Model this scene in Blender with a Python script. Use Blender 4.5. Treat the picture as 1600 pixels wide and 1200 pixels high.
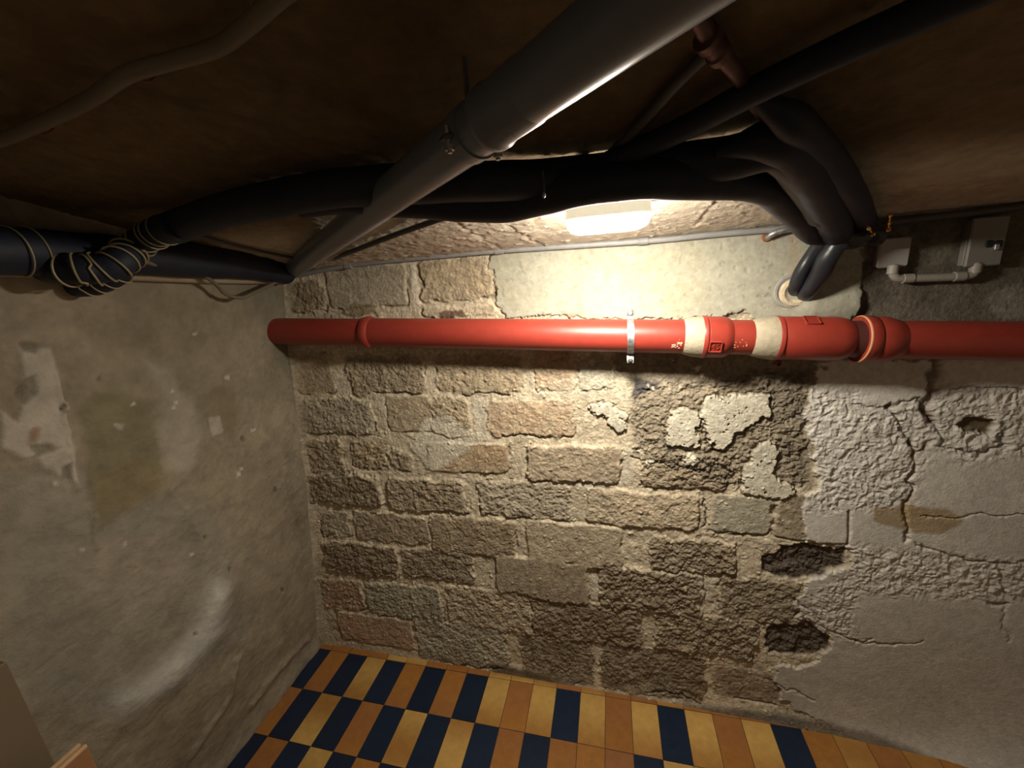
import bpy, math
import numpy as np
from mathutils import Matrix, Vector

# ------------------------------------------------------------------ clear
for o in list(bpy.data.objects): bpy.data.objects.remove(o, do_unlink=True)
SC = bpy.context.scene
COL = SC.collection

# ------------------------------------------------------------------ camera
F_PX = 630.0
EYE = np.array([0.0, -1.37, 1.711])
def _n(a): return a / np.linalg.norm(a)
def _r(u, v): return np.array([u - 800.0, 600.0 - v, -F_PX])
_X = -_n(_r(-1780, 632)); _Y = _n(_r(952, 428)); _Y = _n(_Y - _X * _Y.dot(_X)); _Z = np.cross(_X, _Y)
ROT = np.stack([_X, _Y, _Z])                      # world = ROT @ camera axes
cam = bpy.data.cameras.new('camera'); camo = bpy.data.objects.new('camera', cam); COL.objects.link(camo)
M4 = np.eye(4); M4[:3, :3] = ROT; M4[:3, 3] = EYE
camo.matrix_world = Matrix(M4.tolist())
cam.sensor_fit = 'HORIZONTAL'; cam.sensor_width = 36.0; cam.lens = 36.0 * F_PX / 1600.0; cam.clip_start = 0.02
SC.camera = camo

# ------------------------------------------------------------------ world, exposure
w = bpy.data.worlds.new('world'); SC.world = w; w.use_nodes = True
w.node_tree.nodes['Background'].inputs[0].default_value = (1.0, 0.78, 0.52, 1)
w.node_tree.nodes['Background'].inputs[1].default_value = 0.050    # dim warm fill added, standing in for light from the rest of the cellar
SC.view_settings.view_transform = 'Standard'; SC.view_settings.look = 'None'
SC.view_settings.exposure = 1.42; SC.view_settings.gamma = 1.0
try: SC.view_settings.use_curve_mapping = False
except Exception: pass
LAMP_POWER = 125.0        # emission of the diffuser of the ceiling lamp
LAMP_COLOR = (1.0, 0.915, 0.78)

# ------------------------------------------------------------------ where things stand
Z0, SL = 1.805, 0.20      # ceiling height at the back wall, its rise per metre towards the camera
def ceil_z(y): return Z0 - SL * y
def wr(u, v): return ROT @ _r(u, v)
def at_y(u, v, y=0.0):
    d = wr(u, v); return EYE + d * ((y - EYE[1]) / d[1])
def at_x(u, v, x):
    d = wr(u, v); return EYE + d * ((x - EYE[0]) / d[0])
def at_z(u, v, z):
    d = wr(u, v); return EYE + d * ((z - EYE[2]) / d[2])
def under(u, v, h):       # point h below the ceiling plane
    d = wr(u, v); t = (Z0 - h - SL * EYE[1] - EYE[2]) / (d[2] + SL * d[1]); return EYE + d * t
_cz = [-0.1, 0.0, 0.30, 0.555, 0.826, 1.25, 1.363, 1.675, 1.772, 2.6]
_cx = [-1.46, -1.453, -1.398, -1.358, -1.321, -1.271, -1.262, -1.224, -1.206, -1.10]
def left_x(z): return np.interp(z, _cz, _cx)
def at_left(u, v, off=0.0):
    d = wr(u, v); a, b = 0.3, 6.0
    f = lambda t: (EYE + d * t)[0] - left_x((EYE + d * t)[2]) - off
    d = d / abs(d[0]); lo, hi = 0.2, 3.0
    for _ in range(50):
        m = (lo + hi) / 2
        if f(m) > 0: lo = m
        else: hi = m
    return EYE + d * lo

# ------------------------------------------------------------------ noise (numpy)
def _lat(shape, seed):
    return np.random.RandomState(seed).rand(*shape)
def vnoise(a, b, freq, seed):
    x = a * freq + 97.3; y = b * freq + 53.1
    L = _lat((256, 256), seed)
    xi = np.floor(x).astype(int); yi = np.floor(y).astype(int)
    fx = x - xi; fy = y - yi
    fx = fx * fx * fx * (fx * (fx * 6 - 15) + 10); fy = fy * fy * fy * (fy * (fy * 6 - 15) + 10)
    g = lambda i, j: L[(xi + i) % 256, (yi + j) % 256]
    return (g(0, 0) * (1 - fx) * (1 - fy) + g(1, 0) * fx * (1 - fy) + g(0, 1) * (1 - fx) * fy + g(1, 1) * fx * fy) * 2 - 1
def fbm(a, b, freq, seed, octv=4, gain=0.5):
    s = 0; amp = 1; tot = 0
    for k in range(octv):
        c, sn = math.cos(0.7 * k), math.sin(0.7 * k)
        s = s + amp * vnoise(a * c - b * sn, a * sn + b * c, freq * 2 ** k, seed + k); tot += amp; amp *= gain
    return s / tot
def ridge(a, b, freq, seed, octv=3):
    s = 0; amp = 1; tot = 0
    for k in range(octv):
        s = s + amp * (1 - np.abs(vnoise(a, b, freq * 2 ** k, seed + k)) * 2); tot += amp; amp *= 0.5
    return s / tot
def sm(e0, e1, x):
    t = np.clip((x - e0) / (e1 - e0), 0, 1); return t * t * (3 - 2 * t)
def poly_sd(px, py, poly):
    """signed distance, negative inside"""
    d = np.full(px.shape, 1e9); inside = np.zeros(px.shape, bool); n = len(poly)
    for i in range(n):
        ax, ay = poly[i]; bx, by = poly[(i + 1) % n]
        ex, ey = bx - ax, by - ay; wx, wy = px - ax, py - ay
        t = np.clip((wx * ex + wy * ey) / max(ex * ex + ey * ey, 1e-12), 0, 1)
        d = np.minimum(d, (wx - ex * t) ** 2 + (wy - ey * t) ** 2)
        c = ((ay > py) != (by > py))
        with np.errstate(divide='ignore', invalid='ignore'):
            xs = (bx - ax) * (py - ay) / (by - ay if by != ay else 1e-12) + ax
        inside ^= c & (px < xs)
    d = np.sqrt(d); return np.where(inside, -d, d)
def line_d(px, py, pts):
    d = np.full(px.shape, 1e9)
    for (ax, ay), (bx, by) in zip(pts[:-1], pts[1:]):
        ex, ey = bx - ax, by - ay; wx, wy = px - ax, py - ay
        t = np.clip((wx * ex + wy * ey) / max(ex * ex + ey * ey, 1e-12), 0, 1)
        d = np.minimum(d, (wx - ex * t) ** 2 + (wy - ey * t) ** 2)
    return np.sqrt(d)

# ------------------------------------------------------------------ tags
def tag(o, label=None, cat=None, group=None, kind=None):
    if label: o['label'] = label
    if cat: o['category'] = cat
    if group: o['group'] = group
    if kind: o['kind'] = kind
    return o
def empty(name, loc, label, cat, group=None):
    o = bpy.data.objects.new(name, None); COL.objects.link(o); o.location = Vector([float(c) for c in loc]); o.empty_display_size = 0.05
    return tag(o, label, cat, group)

# ------------------------------------------------------------------ materials
def mat(name, color=(0.5, 0.5, 0.5), rough=0.6, metal=0.0, attr=None, mottle=0.0, mscale=8.0, bump=0.0, bscale=60.0,
        bdist=0.002, emit=None, estr=0.0, spec=0.5, coat=0.0, color2=None, trans=0.0, rvar=0.0):
    m = bpy.data.materials.new(name); m.use_nodes = True
    nt = m.node_tree; N = nt.nodes; L = nt.links; b = N['Principled BSDF']
    b.inputs['Base Color'].default_value = (*color, 1); b.inputs['Roughness'].default_value = rough
    b.inputs['Metallic'].default_value = metal; b.inputs['Specular IOR Level'].default_value = spec
    if coat: b.inputs['Coat Weight'].default_value = coat; b.inputs['Coat Roughness'].default_value = 0.25
    tc = N.new('ShaderNodeTexCoord'); src = None
    if attr:
        a = N.new('ShaderNodeVertexColor'); a.layer_name = attr; src = a.outputs['Color']
    if mottle or color2:
        nz = N.new('ShaderNodeTexNoise'); nz.inputs['Scale'].default_value = mscale; nz.inputs['Detail'].default_value = 8; nz.inputs['Roughness'].default_value = 0.65
        L.new(tc.outputs['Object'], nz.inputs['Vector'])
        if color2:
            mx = N.new('ShaderNodeMix'); mx.data_type = 'RGBA'; mx.inputs[6].default_value = (*color, 1); mx.inputs[7].default_value = (*color2, 1)
            rp = N.new('ShaderNodeMapRange'); rp.inputs[1].default_value = 0.38; rp.inputs[2].default_value = 0.64
            L.new(nz.outputs[0], rp.inputs[0]); L.new(rp.outputs[0], mx.inputs[0])
            if src: L.new(src, mx.inputs[6])
            src = mx.outputs[2]
        if mottle:
            mr = N.new('ShaderNodeMapRange'); mr.inputs[1].default_value = 0.3; mr.inputs[2].default_value = 0.7
            mr.inputs[3].default_value = 1 - mottle; mr.inputs[4].default_value = 1 + mottle
            L.new(nz.outputs[0], mr.inputs[0])
            vm = N.new('ShaderNodeVectorMath'); vm.operation = 'SCALE'
            if src: L.new(src, vm.inputs[0])
            else: vm.inputs[0].default_value = color
            L.new(mr.outputs[0], vm.inputs['Scale']); src = vm.outputs[0]
    if src: L.new(src, b.inputs['Base Color'])
    if bump:
        n2 = N.new('ShaderNodeTexNoise'); n2.inputs['Scale'].default_value = bscale; n2.inputs['Detail'].default_value = 6; n2.inputs['Roughness'].default_value = 0.7
        L.new(tc.outputs['Object'], n2.inputs['Vector'])
        bp = N.new('ShaderNodeBump'); bp.inputs['Strength'].default_value = bump; bp.inputs['Distance'].default_value = bdist
        if attr:      # the attribute's alpha says how coarse the surface is
            ml = N.new('ShaderNodeMath'); ml.operation = 'MULTIPLY'; ml.inputs[1].default_value = bump
            L.new(a.outputs['Alpha'], ml.inputs[0]); L.new(ml.outputs[0], bp.inputs['Strength'])
        L.new(n2.outputs[0], bp.inputs['Height']); L.new(bp.outputs[0], b.inputs['Normal'])
    if rvar:
        n3 = N.new('ShaderNodeTexNoise'); n3.inputs['Scale'].default_value = mscale * 2; L.new(tc.outputs['Object'], n3.inputs['Vector'])
        m3 = N.new('ShaderNodeMapRange'); m3.inputs[3].default_value = rough - rvar; m3.inputs[4].default_value = rough + rvar
        L.new(n3.outputs[0], m3.inputs[0]); L.new(m3.outputs[0], b.inputs['Roughness'])
    if emit:
        b.inputs['Emission Color'].default_value = (*emit, 1); b.inputs['Emission Strength'].default_value = estr
    if trans: b.inputs['Transmission Weight'].default_value = trans
    return m

MT = dict(
    stone=mat('rough_block_wall', attr='Col', rough=0.9, mottle=0.14, mscale=60, bump=1.0, bscale=130, bdist=0.008, spec=0.25),
    plaster=mat('cement_plaster', attr='Col', rough=0.72, mottle=0.16, mscale=14, bump=0.6, bscale=60, bdist=0.006, spec=0.35),
    slab=mat('concrete_slab', attr='Col', rough=0.92, mottle=0.2, mscale=22, bump=0.8, bscale=90, bdist=0.005, spec=0.2),
    tile=mat('glazed_floor_tile', attr='Col', rough=0.34, mottle=0.13, mscale=30, bump=0.08, bscale=60, spec=0.4, rvar=0.08),
    red=mat('red_pipe_plastic', (0.27, 0.034, 0.021), 0.42, mottle=0.08, mscale=30, bump=0.05, bscale=200, spec=0.45, rvar=0.06),
    reddark=mat('dark_red_rubber', (0.075, 0.02, 0.018), 0.5),
    orange=mat('orange_seal_lip', (0.55, 0.26, 0.13), 0.5),
    mastic=mat('cream_mastic', (0.36, 0.31, 0.22), 0.75, mottle=0.15, mscale=40, bump=0.8, bscale=60, bdist=0.004),
    zinc=mat('zinc_steel', (0.40, 0.41, 0.41), 0.5, 0.9, mottle=0.4, mscale=90, bump=0.1, bscale=150, rvar=0.12),
    greypipe=mat('grey_pvc', (0.14, 0.156, 0.186), 0.3, mottle=0.05, mscale=12, spec=0.5, rvar=0.05),
    black=mat('black_foam_insulation', (0.013, 0.016, 0.029), 0.6, mottle=0.25, mscale=20, bump=0.25, bscale=25, bdist=0.004, spec=0.35),
    hose=mat('black_rubber_sleeve', (0.018, 0.02, 0.024), 0.33, bump=0.3, bscale=50, bdist=0.003, spec=0.5),
    darkpipe=mat('dark_painted_pipe', (0.07, 0.06, 0.06), 0.6, mottle=0.2, mscale=20),
    copper=mat('tarnished_copper', (0.12, 0.06, 0.05), 0.45, 0.5, mottle=0.3, mscale=30),
    conduit=mat('grey_conduit', (0.25, 0.25, 0.245), 0.5, mottle=0.12, mscale=40),
    cable=mat('beige_cable', (0.15, 0.12, 0.08), 0.6, mottle=0.1),
    wire=mat('yellowish_binding_wire', (0.34, 0.28, 0.16), 0.5, 0.2),
    lampbody=mat('milky_lamp_housing', (0.75, 0.68, 0.52), 0.5, emit=(1.0, .86, .58), estr=.28),  # weak emission added so the housing looks lit by its lamp
    diffuser=mat('lit_diffuser', (0.9, 0.9, 0.88), 0.3, emit=LAMP_COLOR, estr=LAMP_POWER),
    lens=mat('clear_lamp_lens', (0.9, 0.93, 0.92), 0.15),
    box=mat('grey_plastic_box', (0.20, 0.185, 0.16), 0.5, mottle=0.06, mscale=20),
    cover=mat('pale_cover_plate', (0.33, 0.305, 0.29), 0.45, mottle=0.05, mscale=20),
    whitepipe=mat('white_conduit', (0.30, 0.275, 0.235), 0.5, mottle=0.08, mscale=30),
    dark=mat('black_recess', (0.01, 0.01, 0.01), 0.7),
    brass=mat('brass', (0.75, 0.45, 0.16), 0.22, 1.0),
    rust=mat('rusty_steel', (0.24, 0.10, 0.045), 0.7, 0.2, mottle=0.4, mscale=80),
    panel=mat('beige_laminate', (0.14, 0.10, 0.06), 0.6, mottle=0.06, mscale=6),
    boardface=mat('orange_brown_board', (0.26, 0.12, 0.05), 0.6, mottle=0.1, mscale=10),
    boardedge=mat('pale_board_edge', (0.50, 0.32, 0.16), 0.6, mottle=0.12, mscale=60),
    foam=mat('cream_filler_foam', (0.62, 0.52, 0.36), 0.8, mottle=0.25, mscale=60, bump=0.9, bscale=80, bdist=0.005),
    collar=mat('grey_sleeve', (0.30, 0.29, 0.27), 0.6, mottle=0.2, mscale=40),
    print=mat('cream_print', (0.8, 0.65, 0.45), 0.6),
    timber=mat('beige_painted_batten', (0.34, 0.28, 0.20), 0.6, mottle=0.15, mscale=20, bump=0.2, bscale=40),
)

# ------------------------------------------------------------------ mesh helpers
def mesh_obj(name, verts, faces, m, parent=None, smooth=True, cols=None, corner=False):
    me = bpy.data.meshes.new(name)
    if isinstance(faces, np.ndarray):
        nv, nf = len(verts), len(faces); k = faces.shape[1]
        me.vertices.add(nv); me.vertices.foreach_set('co', np.asarray(verts, np.float32).ravel())
        me.loops.add(nf * k); me.loops.foreach_set('vertex_index', faces.astype(np.int32).ravel())
        me.polygons.add(nf); me.polygons.foreach_set('loop_start', np.arange(0, nf * k, k, dtype=np.int32))
        me.update(calc_edges=True)
    else:
        me.from_pydata([tuple(map(float, v)) for v in verts], [], faces); me.update()
    if cols is not None:
        at = me.color_attributes.new('Col', 'FLOAT_COLOR', 'CORNER' if corner else 'POINT')
        c = np.ones((len(cols), 4), np.float32); cols = np.asarray(cols); c[:, :cols.shape[1]] = cols; at.data.foreach_set('color', c.ravel())
    me.polygons.foreach_set('use_smooth', [smooth] * len(me.polygons))
    me.materials.append(m)
    o = bpy.data.objects.new(name, me); COL.objects.link(o)
    if parent is not None:
        o.parent = parent; o.matrix_parent_inverse = Matrix.Translation(-parent.location)
    return o
def join(parts):
    V = []; Fs = []
    for v, f in parts:
        n = len(V); V += [tuple(p) for p in v]; Fs += [tuple(i + n for i in q) for q in f]
    return V, Fs
def spline(pts, step=0.012):
    P = np.array(pts, float); n = len(P); out = []
    if n == 2: k = max(2, int(np.linalg.norm(P[1] - P[0]) / step)); return np.array([P[0] + (P[1] - P[0]) * i / k for i in range(k + 1)])
    E = np.vstack([2 * P[0] - P[1], P, 2 * P[-1] - P[-2]])
    for i in range(1, n):
        p0, p1, p2, p3 = E[i - 1], E[i], E[i + 1], E[i + 2]
        k = max(2, int(np.linalg.norm(p2 - p1) / step))
        for j in range(k):
            t = j / k
            out.append(0.5 * ((2 * p1) + (-p0 + p2) * t + (2 * p0 - 5 * p1 + 4 * p2 - p3) * t * t + (-p0 + 3 * p1 - 3 * p2 + p3) * t ** 3))
    out.append(P[-1]); return np.array(out)
def frames(P):
    T = np.gradient(P, axis=0); T /= np.linalg.norm(T, axis=1)[:, None] + 1e-12
    a = np.array([0, 0, 1.0]) if abs(T[0][2]) < 0.9 else np.array([1.0, 0, 0])
    n = np.cross(T[0], a); n /= np.linalg.norm(n); Ns = [n]
    for i in range(1, len(P)):
        n = Ns[-1] - T[i] * Ns[-1].dot(T[i]); Ns.append(n / (np.linalg.norm(n) + 1e-12))
    Ns = np.array(Ns); return T, Ns, np.cross(T, Ns)
def tube(P, r, seg=24, caps=True, flat=1.0, wob=0.0, seed=1):
    P = np.array(P, float); T, A, B = frames(P); n = len(P)
    r = np.full(n, r, float) if np.isscalar(r) else np.array(r, float)
    V = []; rs = np.random.RandomState(seed)
    L = np.concatenate([[0], np.cumsum(np.linalg.norm(np.diff(P, axis=0), axis=1))])
    for i in range(n):
        for k in range(seg):
            a = 2 * math.pi * k / seg
            rr = r[i]
            if wob: rr = rr * (1 + wob * (0.6 * math.sin(L[i] * 23 + a * 2 + seed) + 0.4 * math.sin(L[i] * 61 + a * 3 + seed * 2)))
            V.append(P[i] + A[i] * rr * math.cos(a) + B[i] * rr * flat * math.sin(a))
    Fs = [(i * seg + k, i * seg + (k + 1) % seg, (i + 1) * seg + (k + 1) % seg, (i + 1) * seg + k) for i in range(n - 1) for k in range(seg)]
    if caps: Fs += [tuple(reversed(range(seg))), tuple((n - 1) * seg + k for k in range(seg))]
    return V, Fs
def lathe(P0, axis, prof, seg=48, caps=(True, True)):
    """prof: (distance along axis, radius)"""
    ax = np.array(axis, float); ax /= np.linalg.norm(ax)
    a = np.array([0, 0, 1.0]) if abs(ax[2]) < 0.9 else np.array([1.0, 0, 0])
    A = np.cross(ax, a); A /= np.linalg.norm(A); B = np.cross(ax, A)
    V = []
    for d, r in prof:
        for k in range(seg):
            t = 2 * math.pi * k / seg; V.append(np.array(P0) + ax * d + (A * math.cos(t) + B * math.sin(t)) * r)
    n = len(prof)
    Fs = [(i * seg + k, i * seg + (k + 1) % seg, (i + 1) * seg + (k + 1) % seg, (i + 1) * seg + k) for i in range(n - 1) for k in range(seg)]
    if caps[0]: Fs.append(tuple(reversed(range(seg))))
    if caps[1]: Fs.append(tuple((n - 1) * seg + k for k in range(seg)))
    return V, Fs
def rbox(c, sx, sy, sz, r=0.005, ex=(1, 0, 0), ey=(0, 1, 0), ez=(0, 0, 1), n=4, soft=0.0015):
    """plate: rounded corners in the ex-ez plane, thickness along ey, small edge chamfer"""
    c = np.array(c, float); ex, ey, ez = (np.array(e, float) for e in (ex, ey, ez))
    def outline(k):
        pts = []
        hx, hz, rr = sx / 2 - k, sz / 2 - k, max(r - k, 1e-4)
        for cx, cz, a0 in ((hx - rr, hz - rr, 0), (-hx + rr, hz - rr, 90), (-hx + rr, -hz + rr, 180), (hx - rr, -hz + rr, 270)):
            for i in range(n + 1):
                a = math.radians(a0 + 90 * i / n); pts.append((cx + rr * math.cos(a), cz + rr * math.sin(a)))
        return pts
    rings = [(-sy / 2, soft), (-sy / 2 + soft, 0), (sy / 2 - soft, 0), (sy / 2, soft)]
    V = []
    for yy, k in rings: V += [c + ex * px + ey * yy + ez * pz for px, pz in outline(k)]
    m = 4 * (n + 1)
    Fs = [(i * m + k, i * m + (k + 1) % m, (i + 1) * m + (k + 1) % m, (i + 1) * m + k) for i in range(3) for k in range(m)]
    Fs += [tuple(reversed(range(m))), tuple(3 * m + k for k in range(m))]
    return V, Fs
def obj(name, vf, m, parent=None, smooth=True, angle=40):
    o = mesh_obj(name, vf[0], vf[1], m, parent, smooth)
    if smooth:
        me = o.data; me.update()
        import bmesh
        bm = bmesh.new(); bm.from_mesh(me); bmesh.ops.recalc_face_normals(bm, faces=bm.faces)
        ca = math.radians(angle)
        for e in bm.edges:
            if len(e.link_faces) == 2 and e.calc_face_angle(0) > ca: e.smooth = False
        bm.to_mesh(me); bm.free()
    return o
def grid_faces(nu, nv):
    i = np.arange(nu - 1)[:, None]; j = np.arange(nv - 1)[None, :]
    a = i * nv + j
    return np.stack([a, a + nv, a + nv + 1, a + 1], -1).reshape(-1, 4)

# =================================================================== BACK WALL
XW0, XW1, ZW1 = -1.62, 2.05, 1.86
NX, NZ = 1500, 760
gx = np.linspace(XW0, XW1, NX)[:, None] * np.ones((1, NZ)); gz = np.linspace(-0.03, ZW1, NZ)[None, :] * np.ones((NX, 1))
def w2(u, v): p = at_y(u, v); return (p[0], p[2])
def P2(pts): return [w2(*p) for p in pts]
wx = gx + 0.010 * fbm(gx, gz, 14, 11, 4); wz = gz + 0.010 * fbm(gx, gz, 14, 21, 4)
wxs = gx + 0.022 * fbm(gx, gz, 22, 31, 5, 0.6); wzs = gz + 0.022 * fbm(gx, gz, 22, 41, 5, 0.6)
n1 = fbm(gx, gz, 9, 51, 5, 0.55); n2 = fbm(gx, gz, 40, 61, 4, 0.6); n3 = fbm(gx, gz, 110, 71, 3, 0.6); rg = .45 + 1.5 * fbm(wxs * .85, wzs, 48, 81, 5, .72)
crum = .5 + 1.6 * fbm(wx * .8, wz, 90, 91, 4, .7) - .5 * np.abs(fbm(wx, wz, 35, 95, 3))
C = lambda *c: np.array(c, float)
mortar = C(0.68, 0.58, 0.42); mortar_l = C(0.78, 0.71, 0.56)
col = mortar[None, None, :] * (1 + 0.16 * n1[..., None] + 0.10 * n2[..., None])
ht = 0.003 * n1 + 0.0042 * n2 + 0.0016 * n3
wxf = wxs + 0.009 * fbm(gx, gz, 80, 821, 3, .7); wzf = wzs + 0.009 * fbm(gx, gz, 80, 831, 3, .7)
wxp = wxf + 0.05 * fbm(gx, gz, 9, 841, 4, .6); wzp = wzf + 0.03 * fbm(gx, gz, 9, 851, 4, .6)
# (x0, x1, y0, y1, colour, roughness, protrusion)
DK = C(0.22, 0.18, 0.125); DB = C(0.17, 0.135, 0.092); MB = C(0.29, 0.235, 0.16); GR = C(0.29, 0.26, 0.20); LT = C(0.40, 0.34, 0.245)
PK = C(0.35, 0.265, 0.18); RD = C(0.30, 0.20, 0.135); GG = C(0.34, 0.33, 0.26)
blocks = [
 (452,508,436,488,DK,.8,.004),(513,636,414,480,GR,.35,.004),(659,770,406,471,MB,.7,.006),(660,775,478,494,LT,.5,.004),
 (462,520,552,615,MB,.4,.002),(545,664,556,616,DK,.9,.005),(682,816,553,614,MB,.8,.004),(834,898,545,611,PK,.6,.003),(903,960,548,609,GG,.6,.004),
 (470,584,622,679,GR,.9,.006),(606,676,618,674,MB,.5,.004),(676,736,621,681,MB,.9,.006),(760,900,625,681,PK,.6,.005),
 (484,538,688,742,DK,1.,.004),(548,606,690,735,MB,1.,.002),(612,642,704,733,DK,.9,.004),(668,796,691,737,C(.30,.22,.135),.45,.005),(823,972,696,753,C(.285,.235,.17),.55,.010),
 (1000,1140,706,762,DK,1.2,.006),
 (487,596,742,788,DB,1.1,.010),(608,728,749,799,DK,1.0,.008),(750,890,752,809,GR,.9,.005),(915,1092,766,822,LT,.7,.007),(1112,1204,775,833,GG*.85,.3,.003),(1208,1262,770,842,C(.24,.205,.15),.35,.003),
 (502,546,800,838,GR,.7,.003),(556,670,802,846,C(.23,.19,.135),.6,.005),(676,806,808,866,C(.22,.17,.11),.6,.008),(824,972,817,884,C(.32,.275,.20),.4,.009),(1012,1150,842,893,DK,1.2,.007),
 (512,622,850,898,DB,1.1,.007),(632,738,860,906,DB,1.0,.006),(777,919,873,940,C(.235,.195,.14),.2,.010),(938,1098,889,953,DB,1.3,.009),(1122,1252,903,974,C(.20,.17,.12),.9,.003),
 (505,568,905,950,RD,.8,.004),(576,692,914,966,GG*.8,.8,.004),(702,832,921,984,LT*.85,.9,.005),(835,1002,942,1005,C(.15,.112,.075),1.0,.005),(1022,1182,962,1022,DK,1.2,.006),
 (532,644,962,1006,RD*1.15,.4,.004),(654,792,976,1038,GG*.9,.8,.004),(816,928,996,1064,DB*.9,.8,.002),(940,1102,1012,1086,DB*.9,.9,.002),(1114,1222,1048,1092,C(.19,.145,.10),.4,.0),
]
for (x0, x1, y0, y1, c, rgh, pr) in blocks:
    ym, xm = (y0 + y1) / 2, (x0 + x1) / 2
    ax_, bx_ = w2(x0, ym)[0], w2(x1, ym)[0]; az, bz = w2(xm, y1)[1], w2(xm, y0)[1]
    cx_, cz_ = (ax_ + bx_) / 2, (az + bz) / 2; hx, hz = (bx_ - ax_) / 2, (bz - az) / 2
    sl = np.s_[max(0, int((ax_ - .12 - XW0) / (XW1 - XW0) * NX)):int((bx_ + .12 - XW0) / (XW1 - XW0) * NX), :]
    X = wxs[sl] if rgh > .5 else wx[sl]; Zz = wzs[sl] if rgh > .5 else wz[sl]
    q = 0.020; dx = np.abs(X - cx_) - (hx - q); dz = np.abs(Zz - cz_) - (hz - q)
    sd = np.hypot(np.maximum(dx, 0), np.maximum(dz, 0)) + np.minimum(np.maximum(dx, dz), 0) - q
    m_ = sm(0.005, -0.006, sd); mc = sm(0.006, -0.014, sd + 0.012 * n2[sl])
    soft = (np.clip(mc, 0, 1) * (.62 + .38 * sm(-.35, .15, n2[sl] + .6 * n1[sl])))[..., None]
    cc = c[None, None, :] * np.array([1.52, 1.46, 1.40]) * (1 + 0.30 * n1[sl][..., None] + (0.16 * rgh) * n2[sl][..., None])
    col[sl] = col[sl] * (1 - soft * .92) + cc * soft * .92
    hb = pr * 1.3 + rgh * (0.0040 * n2[sl] + 0.0036 * (rg[sl] - .45) + 0.002 * n3[sl] + 0.0032 * (crum[sl] - .5)) + 0.002 * n1[sl]
    ht[sl] = ht[sl] * (1 - m_) + hb * m_
    # open crack on the lower and upper edges of the block, broken up by noise
    edge = np.exp(-(sd / 0.0045) ** 2) * sm(0.12, 0.5, fbm(gx[sl], gz[sl], 22, 131, 3) + 0.30 * np.sign(-(Zz - cz_)) * sm(-.01, .01, np.abs(Zz - cz_) - hz * .6) + .05)
    ht[sl] -= 0.009 * edge; col[sl] *= (1 - 0.35 * edge[..., None])
# lighter smears of old render across joints
for pts, a in (([(640,700),(665,655),(700,648),(738,672),(735,700),(672,740),(660,720)], .75), ([(975,700),(990,700),(992,755),(900,765),(900,755),(972,750)], .6),
               ([(924,900),(938,900),(936,940),(924,938)], .7), ([(1090,905),(1120,900),(1112,940),(1095,945)], .6),([(928,1005),(938,1005),(938,1040),(928,1036)], .5),
               ([(590,622),(602,622),(606,655),(612,690),(598,655)], .6),([(1000,560),(880,590),(830,615),(1000,640),(1090,620)], .25),([(641,412),(650,412),(658,480),(646,480)], .8),
               ([(520,585),(545,570),(548,620),(522,620)],.6),([(738,622),(762,622),(762,690),(742,690)],.5)):
    sd = poly_sd(wx, wz, P2(pts)); k = sm(0.008, -0.008, sd)[..., None] * a
    col = col * (1 - k) + mortar_l * (1 + .12 * n2[..., None]) * k; ht = ht * (1 - k[..., 0] * .6) + .004 * k[..., 0]
# ---- rough crumbling zone right of centre (no clear blocks)
rz = poly_sd(wxs, wzs, P2([(985,600),(1265,575),(1262,760),(1210,772),(1160,765),(985,708)])); k = sm(.01, -.02, rz)
col = col * (1 - .75 * k[..., None]) + C(.27, .225, .16) * (1 + .35 * n1[..., None] + .2 * n2[..., None]) * .75 * k[..., None]
ht += k * (.0055 * (crum - .5) + .004 * n2)
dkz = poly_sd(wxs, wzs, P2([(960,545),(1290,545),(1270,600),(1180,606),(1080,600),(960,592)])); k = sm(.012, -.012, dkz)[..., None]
col = col * (1 - .6 * k) + C(.15, .12, .09) * .6 * k  # band under the pipe: its cast shadow painted into the wall colour
dkz = poly_sd(wxs, wzs, P2([(985,585),(1030,598),(1010,615),(988,620)])); k = sm(.006, -.006, dkz)[..., None]; col = col * (1 - .9 * k) + C(.08, .075, .08) * .9 * k
dkz = poly_sd(wx, wz, P2([(1200,580),(1285,570),(1270,640),(1262,760),(1215,700),(1205,650)])); k = sm(.02, -.02, dkz)[..., None]
col = col * (1 - .6 * k) + C(.22, .185, .135) * (1 + .3 * n1[..., None]) * .6 * k
# ---- painted area on the right (grey-white limewash over rough render)
paint_poly = [(1292,568),(1270,600),(1262,690),(1275,755),(1256,772),(1262,838),(1326,852),(1324,880),(1270,905),(1252,930),(1248,965),(1285,985),(1300,1010),(1290,1030),
              (1210,1040),(1222,1095),(1300,1130),(1440,1180),(1900,1260),(1900,540),(1292,560)]
sdp = poly_sd(wxp, wzp, P2(paint_poly)); kp = sm(0.004, -0.005, sdp)
pc = C(.68, .64, .57)
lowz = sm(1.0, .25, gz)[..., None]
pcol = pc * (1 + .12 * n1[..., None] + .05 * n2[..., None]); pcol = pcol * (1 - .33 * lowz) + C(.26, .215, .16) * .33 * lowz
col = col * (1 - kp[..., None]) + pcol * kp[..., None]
rough_amt = np.zeros_like(gx)
for pts in ([(1262,600),(1340,610),(1345,640),(1400,640),(1470,600),(1600,600),(1700,640),(1700,700),(1500,720),(1450,690),(1420,790),(1240,800),(1262,700)],
            [(1330,852),(1700,880),(1700,940),(1340,925),(1330,1000),(1250,965),(1262,925),(1322,890)]):
    rough_amt = np.maximum(rough_amt, sm(.03, -.03, poly_sd(wx, wz, P2(pts))))
worm = .45 + .8 * (ridge(wxs, wzs, 58, 301, 3) - .45) + .9 * fbm(wxs, wzs, 60, 305, 4, .65)
hp = .008 + .0015 * n1 + .0006 * n2 + rough_amt * (.0050 * (worm - .45) + .002 * n2)
ht = ht * (1 - kp) + hp * kp
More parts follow.
